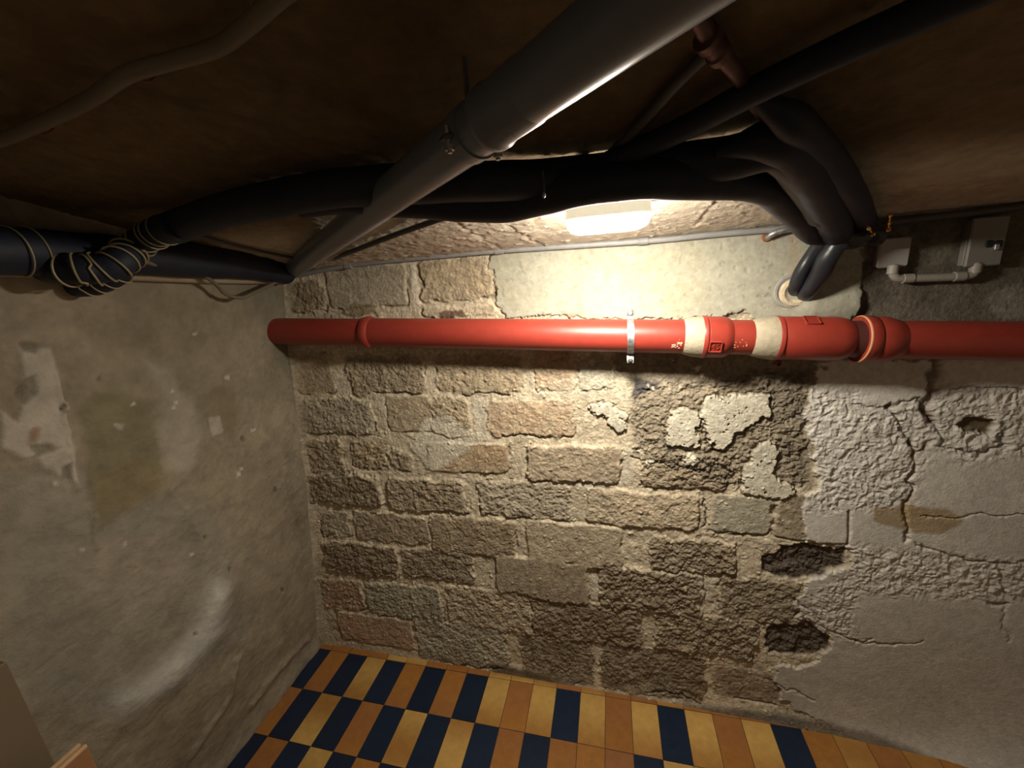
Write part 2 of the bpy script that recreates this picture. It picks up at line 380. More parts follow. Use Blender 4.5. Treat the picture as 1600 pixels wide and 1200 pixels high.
# joints, cracks in the painted part
def groove(pts, wdt, dep, dark=.4, tint=None, mask=None, wob=True):
    global ht, col
    d = line_d(wxs if wob else wx, wzs if wob else wz, P2(pts)); g = np.exp(-(d / wdt) ** 2) * (1 if mask is None else mask)
    ht = ht - dep * g
    if tint is None: col = col * (1 - dark * g[..., None])
    else: col = col * (1 - g[..., None] * dark) + tint * g[..., None] * dark
groove([(1325,797),(1322,850)], .004, .010, .35, wob=False); groove([(1322,850),(1250,848)], .005, .008, .3, wob=False)
groove([(1420,690),(1428,720),(1418,760),(1414,800),(1417,845)], .006, .010, .55, C(.20, .14, .06))
groove([(1416,775),(1420,800)], .022, .0, .45, C(.30, .20, .07)); groove([(1445,700),(1425,712)], .01, .006, .6, C(.16, .10, .05))
groove([(1457,560),(1456,610),(1448,628),(1455,655)], .013, .012, .75, C(.12, .06, .035))
groove([(1390,632),(1402,660),(1425,700)], .004, .010, .5); groove([(1390,632),(1440,625),(1460,660),(1470,700),(1540,705),(1575,690),(1560,660)], .006, .007, .4)
groove([(1335,633),(1390,632)], .003, .005, .3); groove([(1430,850),(1520,872),(1640,885)], .004, .006, .4); groove([(1480,607),(1600,610)], .003, .006, .35)
groove([(1245,935),(1290,980),(1330,1000),(1360,995)], .004, .006, .35); groove([(1330,1000),(1420,1005),(1440,1000)], .004, .006, .3); groove([(1540,937),(1570,940)], .006, .006, .4)
groove([(1200,1060),(1270,1090)], .004, .005, .3); groove([(1440,808),(1600,800)], .003, .005, .25); groove([(1564,880),(1568,1000)], .006, .003, .15)
groove([(1100,778),(1102,825)], .004, .009, .5); groove([(1105,832),(1180,838)], .003, .006, .5); groove([(985,712),(1020,720),(1060,728),(1100,738)], .004, .008, .5)
# hole knocked into the painted wall
hs = poly_sd(wxs, wzs, P2([(1488,662),(1500,654),(1530,651),(1548,658),(1546,676),(1530,682),(1505,676)])); kh = sm(.003, -.006, hs)
ht = ht * (1 - kh) + (-.007 + .004 * n2) * kh; col = col * (1 - kh[..., None]) + C(.15, .11, .065) * (1 + .4 * n2[..., None]) * kh[..., None]  # inside painted darker to stand for the shade of a deeper recess
# recessed broken blocks inside the paint
for pts, dep, c in (([(1185,868),(1210,862),(1222,850),(1326,856),(1318,882),(1290,900),(1222,902),(1190,895)], .010, C(.155,.125,.095)),
                    ([(1192,985),(1215,975),(1262,972),(1290,990),(1296,1010),(1270,1025),(1200,1025)], .008, C(.165,.13,.095))):
    hs = poly_sd(wxs, wzs, P2(pts)); kh = sm(.003, -.005, hs)
    ht = ht * (1 - kh) + (-dep + .007 * (rg - .45) + .005 * n2) * kh; col = col * (1 - kh[..., None]) + c * (1 + .3 * n2[..., None]) * kh[..., None]
# ochre stain
hs = poly_sd(wx, wz, P2([(1361,791),(1370,788),(1480,794),(1500,806),(1490,822),(1470,832),(1425,832),(1400,824),(1362,812)])); kh = sm(.006, -.006, hs)[..., None] * .72
col = col * (1 - kh) + C(.34, .22, .075) * (1 + .2 * n1[..., None]) * kh
# ---- flakes of cream paint left on the blocks
cream = C(.76, .70, .55)
flakes = [[(922,632),(940,628),(958,634),(985,652),(978,668),(962,674),(952,664),(950,650),(932,646)],
 [(1040,658),(1052,640),(1068,634),(1088,642),(1090,652),(1084,668),(1096,690),(1078,698),(1045,694)],
 [(1100,622),(1150,612),(1198,612),(1205,626),(1207,648),(1185,656),(1168,668),(1150,676),(1146,690),(1126,702),(1112,696),(1102,672),(1092,652),(1096,636)],
 [(1185,695),(1202,686),(1210,700),(1216,712),(1210,735),(1222,752),(1236,770),(1196,776),(1170,768),(1156,764),(1162,732),(1172,712)],
 [(1001,716),(1020,708),(1024,718),(1008,726)],[(1062,708),(1090,706),(1092,726),(1070,722)],[(998,702),(1004,702),(1004,706),(998,706)],
 [(903,556),(912,552),(914,558),(906,560)],[(918,560),(932,558),(934,570),(924,572)],[(955,574),(966,568),(968,582),(956,586)],
 [(1083,568),(1094,566),(1094,574),(1084,580)],[(1096,578),(1104,577),(1104,586),(1098,586)],[(1048,568),(1056,567),(1056,571),(1049,572)],[(1014,602),(1022,602),(1020,607),(1014,606)]]
for f_ in flakes:
    sd = poly_sd(wxf, wzf, P2(f_)); big = len(f_) > 6
    k = sm(.002, -.002, sd) * sm(-.85, -.6, n3 + n2 * (.6 if big else 0))
    col = col * (1 - k[..., None]) + cream * (1 + .10 * n1[..., None]) * k[..., None]
    ht = ht * (1 - k) + (.011 + .001 * n1 + .001 * n2) * k if big else ht + .003 * k
    ht -= .006 * np.exp(-((sd - .004) / .003) ** 2) * (1 if big else .3)
# ---- cream painted strip above the pipe
top_sd = poly_sd(wxf, wzf, P2([(768,300),(769,418),(772,440),(776,470),(790,494),(1000,496),(1090,498),(1130,492),(1160,486),(1200,505),(1330,505),(1345,480),(1344,440),(1352,400),(1352,300)]))
k = sm(.003, -.003, top_sd); top_k = k
cst = cream * np.array([.47, .495, .50]) * (1 + .05 * n1[..., None]); yl = sm(.1, .6, fbm(gx, gz, 7, 401, 3))[..., None]
cst = cst * (1 - .3 * yl) + C(.34, .30, .18) * .3 * yl
col = col * (1 - k[..., None]) + cst * k[..., None]; ht = ht * (1 - k) + (.010 + .0022 * n1 + .0008 * n2) * k
pits = sm(.52, .60, fbm(gx, gz, 60, 411, 2)) * k; ht -= .0012 * pits; col *= (1 - .12 * pits[..., None])
k = sm(.006, -.004, poly_sd(wxs, wzs, P2([(1132,494),(1142,484),(1158,482),(1166,492),(1160,500),(1136,500)]))); col = col * (1 - .7 * k[..., None]) + C(.26, .23, .17) * .7 * k[..., None]; ht += .006 * (n2) * k
# bulge of plaster below the hose entry
sdg = line_d(gx, gz, P2([(1270,478),(1300,478),(1330,476)])); ht += .018 * np.exp(-(sdg / .04) ** 2)
# rusty streaks by the hoses
for pts, wd, a in (([(1238,362),(1240,400),(1236,440)], .010, .35), ([(1262,400),(1232,435)], .004, .45), ([(1205,372),(1206,385)], .006, .3)):
    d = line_d(wx, wz, P2(pts)); g = np.exp(-(d / wd) ** 2)[..., None] * a; col = col * (1 - g) + C(.42, .27, .15) * g
# ---- grey-brown plaster above the pipe on the right
k = sm(.006, -.006, poly_sd(wxs, wzs, P2([(1346,300),(1346,440),(1338,470),(1345,508),(1900,520),(1900,300)])))
cg = C(.17, .145, .11) * (1 + .35 * n1[..., None] + .12 * n2[..., None])
col = col * (1 - k[..., None]) + cg * k[..., None]; ht = ht * (1 - k) + (.006 + .004 * n1 + .002 * n2) * k
k = sm(.012, -.012, poly_sd(wx, wz, P2([(1542,466),(1556,452),(1590,446),(1640,446),(1640,500),(1560,500),(1544,486)])))[..., None]; col = col * (1 - .8 * k) + C(.36, .33, .27) * .8 * k
k = sm(.012, -.012, poly_sd(wx, wz, P2([(1335,440),(1375,440),(1382,468),(1350,482),(1338,470)])))[..., None]; col = col * (1 - .6 * k) + C(.08, .065, .05) * .6 * k
k = sm(.01, -.01, poly_sd(wx, wz, P2([(1456,372),(1486,372),(1480,412),(1452,412)])))[..., None]; col = col * (1 - .4 * k) + C(.26, .22, .17) * .4 * k
# ---- reddish brick sliver and ochre patch just above the pipe
for pts, c in (([(690,492),(700,488),(722,488),(725,496),(690,497)], C(.13, .06, .04)), ([(535,484),(560,474),(585,480),(592,492),(535,493)], C(.30, .24, .13)), ([(870,488),(900,486),(904,492),(880,494)], C(.30,.24,.18))):
    k = sm(.004, -.004, poly_sd(wxs, wzs, P2(pts)))[..., None]; col = col * (1 - .85 * k) + c * .85 * k
# ---- dark cement fillet along the foot of the wall, rising to the right
fl = poly_sd(wx, wz, P2([(770,1032),(850,1052),(960,1090),(1110,1096),(1230,1108),(1300,1120),(1420,1150),(1500,1180),(1900,1250),(1900,1400),(700,1300)]))
k = sm(.012, -.02, fl)[..., None]; col = col * (1 - .85 * k) + C(.165, .135, .10) * (1 + .25 * n1[..., None]) * .85 * k
ht = ht * (1 - .8 * k[..., 0]) + (.010 + .003 * n1) * .8 * k[..., 0]
foot = np.interp(gx, [-1.6, -.7, -.3, .2, .75, 1.1, 1.5, 2.1], [.0, .0, .004, .010, .020, .045, .13, .2])
flat_ = sm(.07, .0, gz) * sm(.6, .0, gx); ht = ht * (1 - .8 * flat_) + .001 * flat_
ht += foot * np.exp(-np.maximum(gz, 0) / (.03 + foot * .9))
groove([(800,1060),(880,1078),(905,1066)], .004, .008, .5); groove([(1010,1078),(1060,1085),(1095,1098)], .004, .008, .5); groove([(690,1036),(790,1045)], .004, .008, .5)
# corner with the left wall gets a rounded cement seam
cs = gx - left_x(gz); k = sm(.05, .0, cs + .015 * n1); col = col * (1 - .7 * k[..., None]) + C(.34, .285, .205) * (1 + .1 * n1[..., None]) * .7 * k[..., None]
ht = ht * (1 - k * .7) + .004 * k; ht += .02 * np.exp(-np.maximum(cs, 0) / .012)
stones = sm(.62, .75, fbm(gx, gz, 75, 505, 2)) * (1 - kp) * (gz < 1.4); ht += .003 * stones; col = col * (1 + .5 * stones[..., None])
sp = fbm(gx, gz, 120, 801, 2, .7); sp2 = fbm(gx, gz, 48, 811, 3, .6)
col = col * (1 + ((.30 * sp + .22 * sp2) * (1 - .7 * np.maximum(kp, top_k)))[..., None])
col = np.clip(col, .012, .9)
V = np.stack([gx, -ht, gz], -1).reshape(-1, 3)
grain = 1 - np.maximum(.55 * kp, .85 * top_k)
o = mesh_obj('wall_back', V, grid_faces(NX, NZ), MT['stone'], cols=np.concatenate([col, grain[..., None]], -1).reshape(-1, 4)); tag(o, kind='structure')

# =================================================================== LEFT WALL
NY, NZ2 = 620, 480
gy = np.linspace(.03, -3.0, NY)[:, None] * np.ones((1, NZ2))
# finer towards the corner
gy = np.where(True, .03 - 3.03 * (np.linspace(0, 1, NY) ** 1.7)[:, None], gy) * np.ones((1, NZ2))
tz = np.linspace(0, 1, NZ2)[None, :] * np.ones((NY, 1)); gz = -.03 + tz * (Z0 - SL * gy + .06)
def l2(u, v): p = at_left(u, v); return (p[1], p[2])
def PL(pts): return [l2(*p) for p in pts]
n1 = fbm(gy, gz, 5, 611, 5, .55); n2 = fbm(gy, gz, 30, 621, 4, .55); n3 = fbm(gy, gz, 90, 631, 2)
wy_ = gy + .02 * fbm(gy, gz, 12, 641, 5, .6); wz_ = gz + .02 * fbm(gy, gz, 12, 651, 5, .6)
col = C(.27, .225, .16) * (1 + .42 * n1[..., None] + .20 * n2[..., None] + .14 * n3[..., None])
ol = sm(-.1, .5, fbm(gy, gz, 3.2, 661, 4))[..., None]; col = col * (1 - .45 * ol) + C(.215, .185, .115) * .45 * ol
pk = sm(.1, .5, fbm(gy, gz, 4.4, 671, 4))[..., None]; col = col * (1 - .4 * pk) + C(.33, .28, .215) * .4 * pk
ht = .006 * n1 + .0022 * n2 + .0006 * n3 + .010 * fbm(gy, gz, 2.2, 681, 2)
def lpatch(pts, c, a=.9, soft=.006, h=0, rough=True):
    global col, ht
    sd = poly_sd(wy_ if rough else gy + .2 * (wy_ - gy), wz_ if rough else gz + .2 * (wz_ - gz), PL(pts)); k = sm(soft, -soft, sd)
    col = col * (1 - a * k[..., None]) + np.array(c) * (1 + .12 * n2[..., None] + .1 * n1[..., None]) * a * k[..., None]; ht = ht + h * k
lpatch([(0,740),(150,745),(152,815),(260,780),(300,760),(420,880),(380,1000),(200,1130),(60,1100),(0,1050)], (.26,.235,.185), .7, .03)
lpatch([(0,600),(20,598),(40,640),(30,690),(0,690)], (.20,.165,.11), .8, .02)
lpatch([(30,545),(80,545),(98,620),(104,655),(120,735),(122,755),(98,745),(70,732),(58,712),(35,715),(0,700),(0,640),(25,660),(40,620)], (.46,.41,.33), .95, .004, .004, False)
for pts in ([(33,538),(62,540),(60,556),(36,556)],[(30,595),(50,590),(52,620),(38,632),(26,615)],[(42,698),(75,692),(92,700),(60,712)],[(100,730),(112,722),(118,745),(102,748)]): lpatch(pts, (.16,.135,.095), .75, .004, -.006)
lpatch([(43,672),(52,665),(61,668),(56,690),(42,694)], (.26,.155,.09), .8, .006, 0, False)
lpatch([(96,630),(104,627),(112,636),(104,643),(96,640)], (.45,.37,.24), .9, .003, .012); lpatch([(94,630),(99,630),(99,642),(95,640)], (.05,.035,.02), .95, .002, -.012)
lpatch([(130,640),(150,610),(200,610),(235,640),(252,700),(240,760),(160,830),(150,800),(135,700)], (.185,.155,.085), .75, .012)
lpatch([(330,610),(372,600),(370,700),(345,660),(330,650)], (.21,.165,.10), .7, .01)
lpatch([(225,560),(262,575),(300,620),(325,670),(300,740),(262,735),(250,680),(255,630)], (.36,.32,.255), .7, .02)
lpatch([(330,655),(346,655),(350,680),(332,680)], (.42,.37,.30), .8, .004); lpatch([(176,663),(196,665),(196,672),(178,670)], (.42,.37,.30), .8, .003)
lpatch([(110,860),(180,840),(290,850),(300,910),(220,950),(130,940)], (.33,.275,.21), .6, .03)
lpatch([(342,450),(450,432),(460,600),(430,560),(400,500),(350,470)], (.20,.175,.125), .7, .02)  # diagonal shadow by the pipe end painted in as darker plaster
lpatch([(300,745),(420,740),(470,860),(440,1000),(380,930),(350,830)], (.30,.25,.175), .6, .03)
lpatch([(150,740),(230,720),(260,760),(200,800),(152,800)], (.21,.16,.085), .7, .02)
lpatch([(335,905),(350,915),(345,985),(300,1050),(210,1100),(180,1090),(260,1030),(310,960)], (.50,.48,.43), .85, .05, .0)  # lamp sheen on the swelling painted in as a paler streak
lpatch([(356,1128),(372,1060),(400,1000),(366,1110)], (.22,.17,.115), .5, .03); lpatch([(220,1150),(260,1110),(330,1090),(300,1160),(230,1190)], (.2,.155,.105), .6, .03)
for (u, v) in ((357,590),(266,607),(275,629),(208,630),(271,636),(375,735),(371,742),(200,852),(132,860),(300,868),(395,670),(310,520),(92,752)):
    lpatch([(u-3,v-2),(u+3,v-3),(u+4,v+2),(u-2,v+3)], (.55,.50,.40), .9, .003, .003)
for (u, v) in ((382,683),(432,764),(356,891),(322,838),(160,590),(440,920),(300,990)): lpatch([(u-3,v-4),(u+2,v-4),(u+4,v+3),(u-2,v+3)], (.12,.09,.06), .8, .003, -.004)
# vertical ridge where two coats of plaster meet, trowel ridges low down
for pts, wd, dep in (([(88,560),(105,660),(122,760)], .006, .004), ([(148,735),(152,800),(155,860)], .006, .004), ([(395,1100),(430,1050),(480,1000)], .02, .010), ([(300,1180),(360,1090),(372,1030)], .015, .010),
                     ([(250,730),(310,830)], .01, .003), ([(325,615),(328,700)], .008, .003), ([(330,450),(335,530)], .006, .004)):
    d = line_d(wy_, wz_, PL(pts)); ht += dep * np.exp(-(d / wd) ** 2)
# swelling of the render that catches the lamp
d = line_d(gy, gz, PL([(340,940),(325,990),(270,1050),(200,1100)])); ht += .030 * np.exp(-(d / .075) ** 2)
cr = sm(.80, .97, ridge(wy_, wz_, 5, 691, 1)); ht -= .0008 * cr
ht += .03 * sm(.10, 0, gz) * (.6 + .4 * n1)
ht = ht * sm(.0, .06, -gy + .02)
col = np.clip(col, .012, .8)
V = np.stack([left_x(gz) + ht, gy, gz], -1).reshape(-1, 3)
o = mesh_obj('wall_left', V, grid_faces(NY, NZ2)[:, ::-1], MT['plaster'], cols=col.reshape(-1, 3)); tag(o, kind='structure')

# =================================================================== CEILING
NA, NB = 760, 520
ga = np.linspace(-1.75, 2.1, NA)[:, None] * np.ones((1, NB)); gb = (.04 - 3.04 * (np.linspace(0, 1, NB) ** 1.6))[None, :] * np.ones((NA, 1))
n1 = fbm(ga, gb, 6, 711, 5, .6); n2 = fbm(ga, gb, 45, 721, 4, .6); n3 = ridge(ga, gb, 60, 731, 2)
col = C(.50, .44, .345) * (1 + .18 * n1[..., None] + .12 * n2[..., None]); ht = .0018 * n1 + .0024 * n2 + .0006 * n3
near = sm(-.30, -.5, gb)[..., None]; col = col * (1 - near) + C(.16, .11, .06) * (1 + .3 * n1[..., None] + .15 * n2[..., None]) * near   # shade away from the lamp painted into the ceiling as a darker brown
def c2(u, v): p = under(u, v, 0); return (p[0], p[1])
for pts in ([(700,342),(782,389)],[(1130,302),(1088,352)],[(790,352),(850,385)],[(330,372),(462,404)],[(1010,330),(1030,372)],[(60,90),(600,250)]):
    d = line_d(ga + .008 * n2, gb, [c2(*p) for p in pts]); g = np.exp(-(d / .007) ** 2); ht -= .003 * g; ht += .003 * np.exp(-((d - .010) / .004) ** 2) * sm(-.2, .4, n2); col *= (1 - .1 * g[..., None])
lump = sm(.35, .7, fbm(ga, gb, 70, 741, 3)); ht += .004 * lump
ht = ht * (.4 + .6 * sm(-.0, -.08, gb)); 
V = np.stack([ga, gb, Z0 - SL * gb - ht], -1).reshape(-1, 3)
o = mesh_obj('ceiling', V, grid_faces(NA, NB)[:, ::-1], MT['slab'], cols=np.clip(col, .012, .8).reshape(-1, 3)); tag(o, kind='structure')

# =================================================================== FLOOR (tiles on a grout bed)
BL = C(.009, .018, .040); OR = C(.34, .145, .033); YE = C(.52, .315, .09); RE = C(.29, .12, .045); GROUT = C(.05, .032, .02)
r1 = 'BOBYBOBOBYOYBYOYBYOYBOYRYO'; r2 = 'OBYBOBYBYBOBOORBYYOBYOBYOO'; r3 = 'BOBYBOBYBOOYBYOBYOBOYBOYBO'; r0 = 'OOOOYYOOOYYYRYRRYOOOOOOOOO'
cmap = dict(B=BL, O=OR, Y=YE, R=RE)
PX, X0 = .1023, -1.366; RB = [.03, -.029, -.227, -.425, -.623, -.82, -1.02, -1.22, -1.42, -1.62, -1.82]
Vt, Ft, Ct = [], [], []
rs = np.random.RandomState(5)
def add_tile(xa, xb, ya, yb, c, mode):
    g = .0011; n = len(Vt); sub = 6
    hz = rs.uniform(-.0004, .0004)
    # glazed tile, flamed from yellow to brown along its length
    for j in range(sub + 1):
        t = j / sub
        if mode == 'B': cc = c * (1 + .1 * math.sin(3 * t))
        else:
            fl_ = .5 + .5 * math.sin(math.pi * (t * 1.3 + rs_ph))
            cc = c * (1 - .8 * fl_) + OR * .9 * .8 * fl_ if mode == 'Y' else c * (1 - .6 * fl_) + (RE if mode == 'O' else OR) * .6 * fl_
        y_ = ya - g + (yb - ya + 2 * g) * t
        for x_ in (xa + g, xb - g): Vt.append((x_, y_, .0012 + hz)); Ct.append(cc)
    for j in range(sub): Ft.append((n + 2 * j, n + 2 * j + 2, n + 2 * j + 3, n + 2 * j + 1))
    m = len(Vt)
    for x_, y_ in ((xa + g, ya - g), (xb - g, ya - g), (xb - g, yb + g), (xa + g, yb + g)): Vt.append((x_, y_, -.004)); Ct.append(GROUT)
    Ft.append((n, n + 1, m + 1, m)); Ft.append((n + 2 * sub + 1, n + 2 * sub, m + 3, m + 2)); Ft.append((n + 1, n + 2 * sub + 1, m + 2, m + 1)); Ft.append((n + 2 * sub, n, m, m + 3))
for ri in range(len(RB) - 1):
    rowc = (r0, r1, r2, r3)[ri] if ri < 4 else ''.join('B' if (k + ri) % 2 == 0 else 'OYOOY'[(k * 7 + ri * 3) % 5] for k in range(34))
    for k in range(-3, 34):
        ch = rowc[k] if 0 <= k < len(rowc) else ('O' if ri == 0 else 'BOYO'[(k + ri * 2) % 4])
        rs_ph = rs.uniform(0, 2) if ch != 'B' else 0
        if ri == 1 and ch in 'OY': rs_ph = .2 + .9 * (k % 2)
        xa = X0 + PX * (k - 1); add_tile(xa, xa + PX, RB[ri], RB[ri + 1], cmap[ch] * rs.uniform(.9, 1.08), ch)
n = len(Vt)
for p in ((-1.8, .05), (2.2, .05), (2.2, -3.05), (-1.8, -3.05)): Vt.append((p[0], p[1], -.0006)); Ct.append(GROUT)
Ft.append((n, n + 3, n + 2, n + 1))
o = mesh_obj('floor', Vt, Ft, MT['tile'], smooth=False, cols=np.array(Ct)); tag(o, kind='structure')

# =================================================================== RED DRAIN PIPE
PY, PR = -.072, .051
def axis_pt(u, v): return at_y(u, v, PY)
A0 = axis_pt(400, 517); A1 = axis_pt(1597, 533.5)
adir = (A1 - A0) / np.linalg.norm(A1 - A0)
def ax_at(u):            # point on the pipe axis seen in column u
    lo, hi = -.5, 5.
    f = lambda t: (lambda c: 800 + F_PX * c[0] / -c[2])(ROT.T @ (A0 + adir * t - EYE)) - u
    for _ in range(50):
        m = (lo + hi) / 2
        if f(m) < 0: lo = m
        else: hi = m
    return lo
PIPE = empty('drain_pipe', A0 + adir * 1.2, 'red plastic drain pipe with sockets and putty joints running along the block wall', 'pipe')
def on_pipe(name, u0, u1, prof, m, seg=56, caps=(True, True)):
    a, b = ax_at(u0), ax_at(u1)
    pts = [(a + (b - a) * t, r * PR) for t, r in prof]
    return obj(name, lathe(A0, adir, pts, seg, caps), m, PIPE)
a = ax_at(574)
obj('pipe_section', lathe(A0, adir, [(-.16, PR * .965), (a + .05, PR * .965)], 56), MT['red'], PIPE)
on_pipe('pipe_section', 573, 1092, [(0, 1.0), (1, 1.0)], MT['red'])
on_pipe('socket_lip', 571, 584, [(0, .98), (.1, 1.08), (.4, 1.13), (.75, 1.13), (1, 1.0)], MT['red'])
on_pipe('sealing_putty', 1066, 1096, [(0, 1.0), (.15, 1.07), (.5, 1.16), (.8, 1.2), (1, 1.22)], MT['mastic'])
sk = on_pipe('socket', 1093, 1140, [(0, 1.0), (0, 1.19), (.04, 1.24), (.15, 1.24), (.2, 1.17), (.22, 1.2), (.72, 1.2), (.85, 1.15), (1, 1.0)], MT['red'])
on_pipe('pipe_section', 1130, 1182, [(0, 1.0), (1, 1.0)], MT['red'])
on_pipe('sealing_putty', 1172, 1210, [(0, 1.0), (.1, 1.06), (.45, 1.16), (.8, 1.22), (1, 1.24)], MT['mastic'])
cp = on_pipe('coupling_sleeve', 1206, 1326, [(0, 1.0), (0, 1.20), (.02, 1.25), (.07, 1.25), (.09, 1.18), (.11, 1.21), (.8, 1.21), (.88, 1.17), (.95, 1.08), (1, .96)], MT['red'])
on_pipe('rubber_sleeve', 1312, 1350, [(0, .96), (.4, .98), (1, 1.03)], MT['reddark'])
so = on_pipe('socket', 1340, 1402, [(0, 1.05), (0, 1.24), (.03, 1.27), (.28, 1.27), (.33, 1.20), (.36, 1.22), (.66, 1.21), (.85, 1.1), (1, 1.0)], MT['red'])
o = on_pipe('seal_lip', 1339, 1342.5, [(0, 1.22), (.3, 1.272), (.8, 1.28), (1, 1.25)], MT['orange'], caps=(False, False)); o['label'] = 'pale orange sealing lip'
a = ax_at(1385)
obj('pipe_section', lathe(A0, adir, [(a, PR), (a + 1.1, PR)], 56), MT['red'], PIPE)
# moulded badges: a raised square frame with figures
def badge(parent, u, r, ang, size, txt):
    t = ax_at(u); c = A0 + adir * t
    up0 = np.array([0, 0, 1.0]); fr = np.array([0, -1.0, 0])
    nrm = fr * math.cos(ang) + up0 * math.sin(ang); upv = np.cross(adir, nrm) * -1; upv = np.cross(nrm, adir); 
    if upv[2] < 0: upv = -upv
    c = c + nrm * (r * PR)
    h = size / 2; parts = []
    parts.append(rbox(c - nrm * .004, size, .008, size, .002, adir, nrm, upv))
    for s in (-1, 1):
        parts.append(rbox(c + upv * h * s, size, .006, .0028, .001, adir, nrm, upv, soft=.0006)); parts.append(rbox(c + adir * h * s, .0028, .006, size, .001, adir, nrm, upv, soft=.0006))
    o = obj('moulded_badge', join(parts), MT['red'], parent)
    if txt:
        cu = bpy.data.curves.new('figures', 'FONT'); cu.body = txt; cu.size = size * .75; cu.extrude = .001; cu.align_x = 'CENTER'; cu.align_y = 'CENTER'
        tmp = bpy.data.objects.new('tmp', cu); COL.objects.link(tmp); dg = bpy.context.evaluated_depsgraph_get()
        me = bpy.data.meshes.new_from_object(tmp.evaluated_get(dg)); bpy.data.objects.remove(tmp)
        M = np.eye(4); M[:3, 0] = adir; M[:3, 1] = upv; M[:3, 2] = nrm; M[:3, 3] = c + nrm * .0008
        me.transform(Matrix(M.tolist())); 
        vv = [tuple(v.co) for v in me.vertices]; ff = [tuple(p.vertices) for p in me.polygons]
        b0 = len(parts); allp = join(parts + [(vv, ff)]); old = o.data
        me2 = bpy.data.meshes.new('moulded_badge'); me2.from_pydata([tuple(map(float, v)) for v in allp[0]], [], allp[1]); me2.materials.append(MT['red']); o.data = me2
        bpy.data.meshes.remove(me); bpy.data.meshes.remove(old)
    return o
badge(sk, 1111, 1.22, math.radians(-18), .031, '45')
badge(cp, 1258, 1.21, math.radians(62), .034, '')
# small worn print on the plain sections
def specks(parent, u, zc, n, wdt, seed, ln=.012):
    rr = np.random.RandomState(seed); parts = []
    for i in range(n):
        t = ax_at(u) + rr.uniform(-wdt, wdt); a_ = zc + rr.normal(0, .12); nrm = np.array([0, -math.cos(a_), math.sin(a_)])
        tv = np.array([0, math.sin(a_), math.cos(a_)]); c = A0 + adir * t + nrm * (PR + .0002)
        parts.append(rbox(c, rr.uniform(.3, 1) * ln * .5, .0006, rr.uniform(.001, .0028), .0004, adir, nrm, tv, soft=.0001))
    return obj('worn_print', join(parts), MT['print'], parent)
specks(PIPE, 1054, -.32, 26, .014, 3); specks(PIPE, 1148, -.30, 14, .020, 4, .005)

# ---- zinc bracket holding the pipe
t = ax_at(984.5); bc = A0 + adir * t
BR = empty('pipe_bracket', bc + np.array([0, .07, 0]), 'zinc-plated strap bracket with two bolts clamping the red pipe to the wall', 'bracket')
wd = .020; prof = []
for k in range(0, 25):
    a_ = math.radians(100 - 200 * k / 24); prof.append((-math.cos(a_) * (PR + .0015), math.sin(a_) * (PR + .0015)))
prof = [(-.012, .086), (-.012, PR + .010)] + [(max(p[0], -9), p[1]) for p in prof[2:-2]] + [(-.012, -PR - .010), (-.012, -.082)]
Vs, Fs_ = [], []
for (yy, zz) in prof:
    nn = math.hypot(yy, zz)
    for k_ in (1, 1 + .0022 / max(nn, .03)):
        for s in (-1, 1): Vs.append(bc + np.array([0, yy * k_ - (.0022 if k_ > 1 and abs(zz) > PR + .005 else 0), zz * (1 if abs(zz) > PR + .005 else k_)]) + adir * s * wd / 2)
for i in range(len(prof) - 1):
    b_ = i * 4; c_ = b_ + 4
    Fs_ += [(b_, b_ + 1, c_ + 1, c_), (b_ + 2, c_ + 2, c_ + 3, b_ + 3), (b_, c_, c_ + 2, b_ + 2), (b_ + 1, b_ + 3, c_ + 3, c_ + 1)]
Fs_ += [(0, 2, 3, 1), (len(Vs) - 4, len(Vs) - 3, len(Vs) - 1, len(Vs) - 2)]
obj('strap', (Vs, Fs_), MT['zinc'], BR, angle=60)
for zz in (.072, -.071):
    p = bc + np.array([0, -.012, zz])
    obj('bolt', join([lathe(p + np.array([0, .075, 0]), (0, -1, 0), [(0, .0035), (.078, .0035)], 12), lathe(p, (0, -1, 0), [(0, .0105), (.002, .0105), (.002, .0085)], 24),
                      lathe(p + np.array([0, -.002, 0]), (0, -1, 0), [(0, .007), (.006, .007), (.007, .005)], 6)]), MT['zinc'], BR, angle=30)
# bolt stub left in the wall below the coupling
p = at_y(1214, 567, 0.0); tag(obj('wall_plug', lathe(p + np.array([0, .02, 0]), (0, -1, 0), [(0, .010), (.034, .010), (.035, .006), (.030, .0045), (.02, .004)], 20), MT['rust']), 'small rusty wall plug with a dark hole below the red coupling', 'wall plug')

# =================================================================== GREY OVERHEAD PIPE
GR_ = .0310
k_ = GR_ / .055
gd = np.array([-0.72259902, 0.69102431, -0.01833195]); GA = EYE + (np.array([-.084, -.58, 2.085]) - EYE) * k_
GE = at_y(452, 424, -.015); GN = EYE + _n(wr(1000, 10)) * .435
GN = GN + (GA - GE) * 0.0
gdir = (GN - GE); gdir /= np.linalg.norm(gdir)
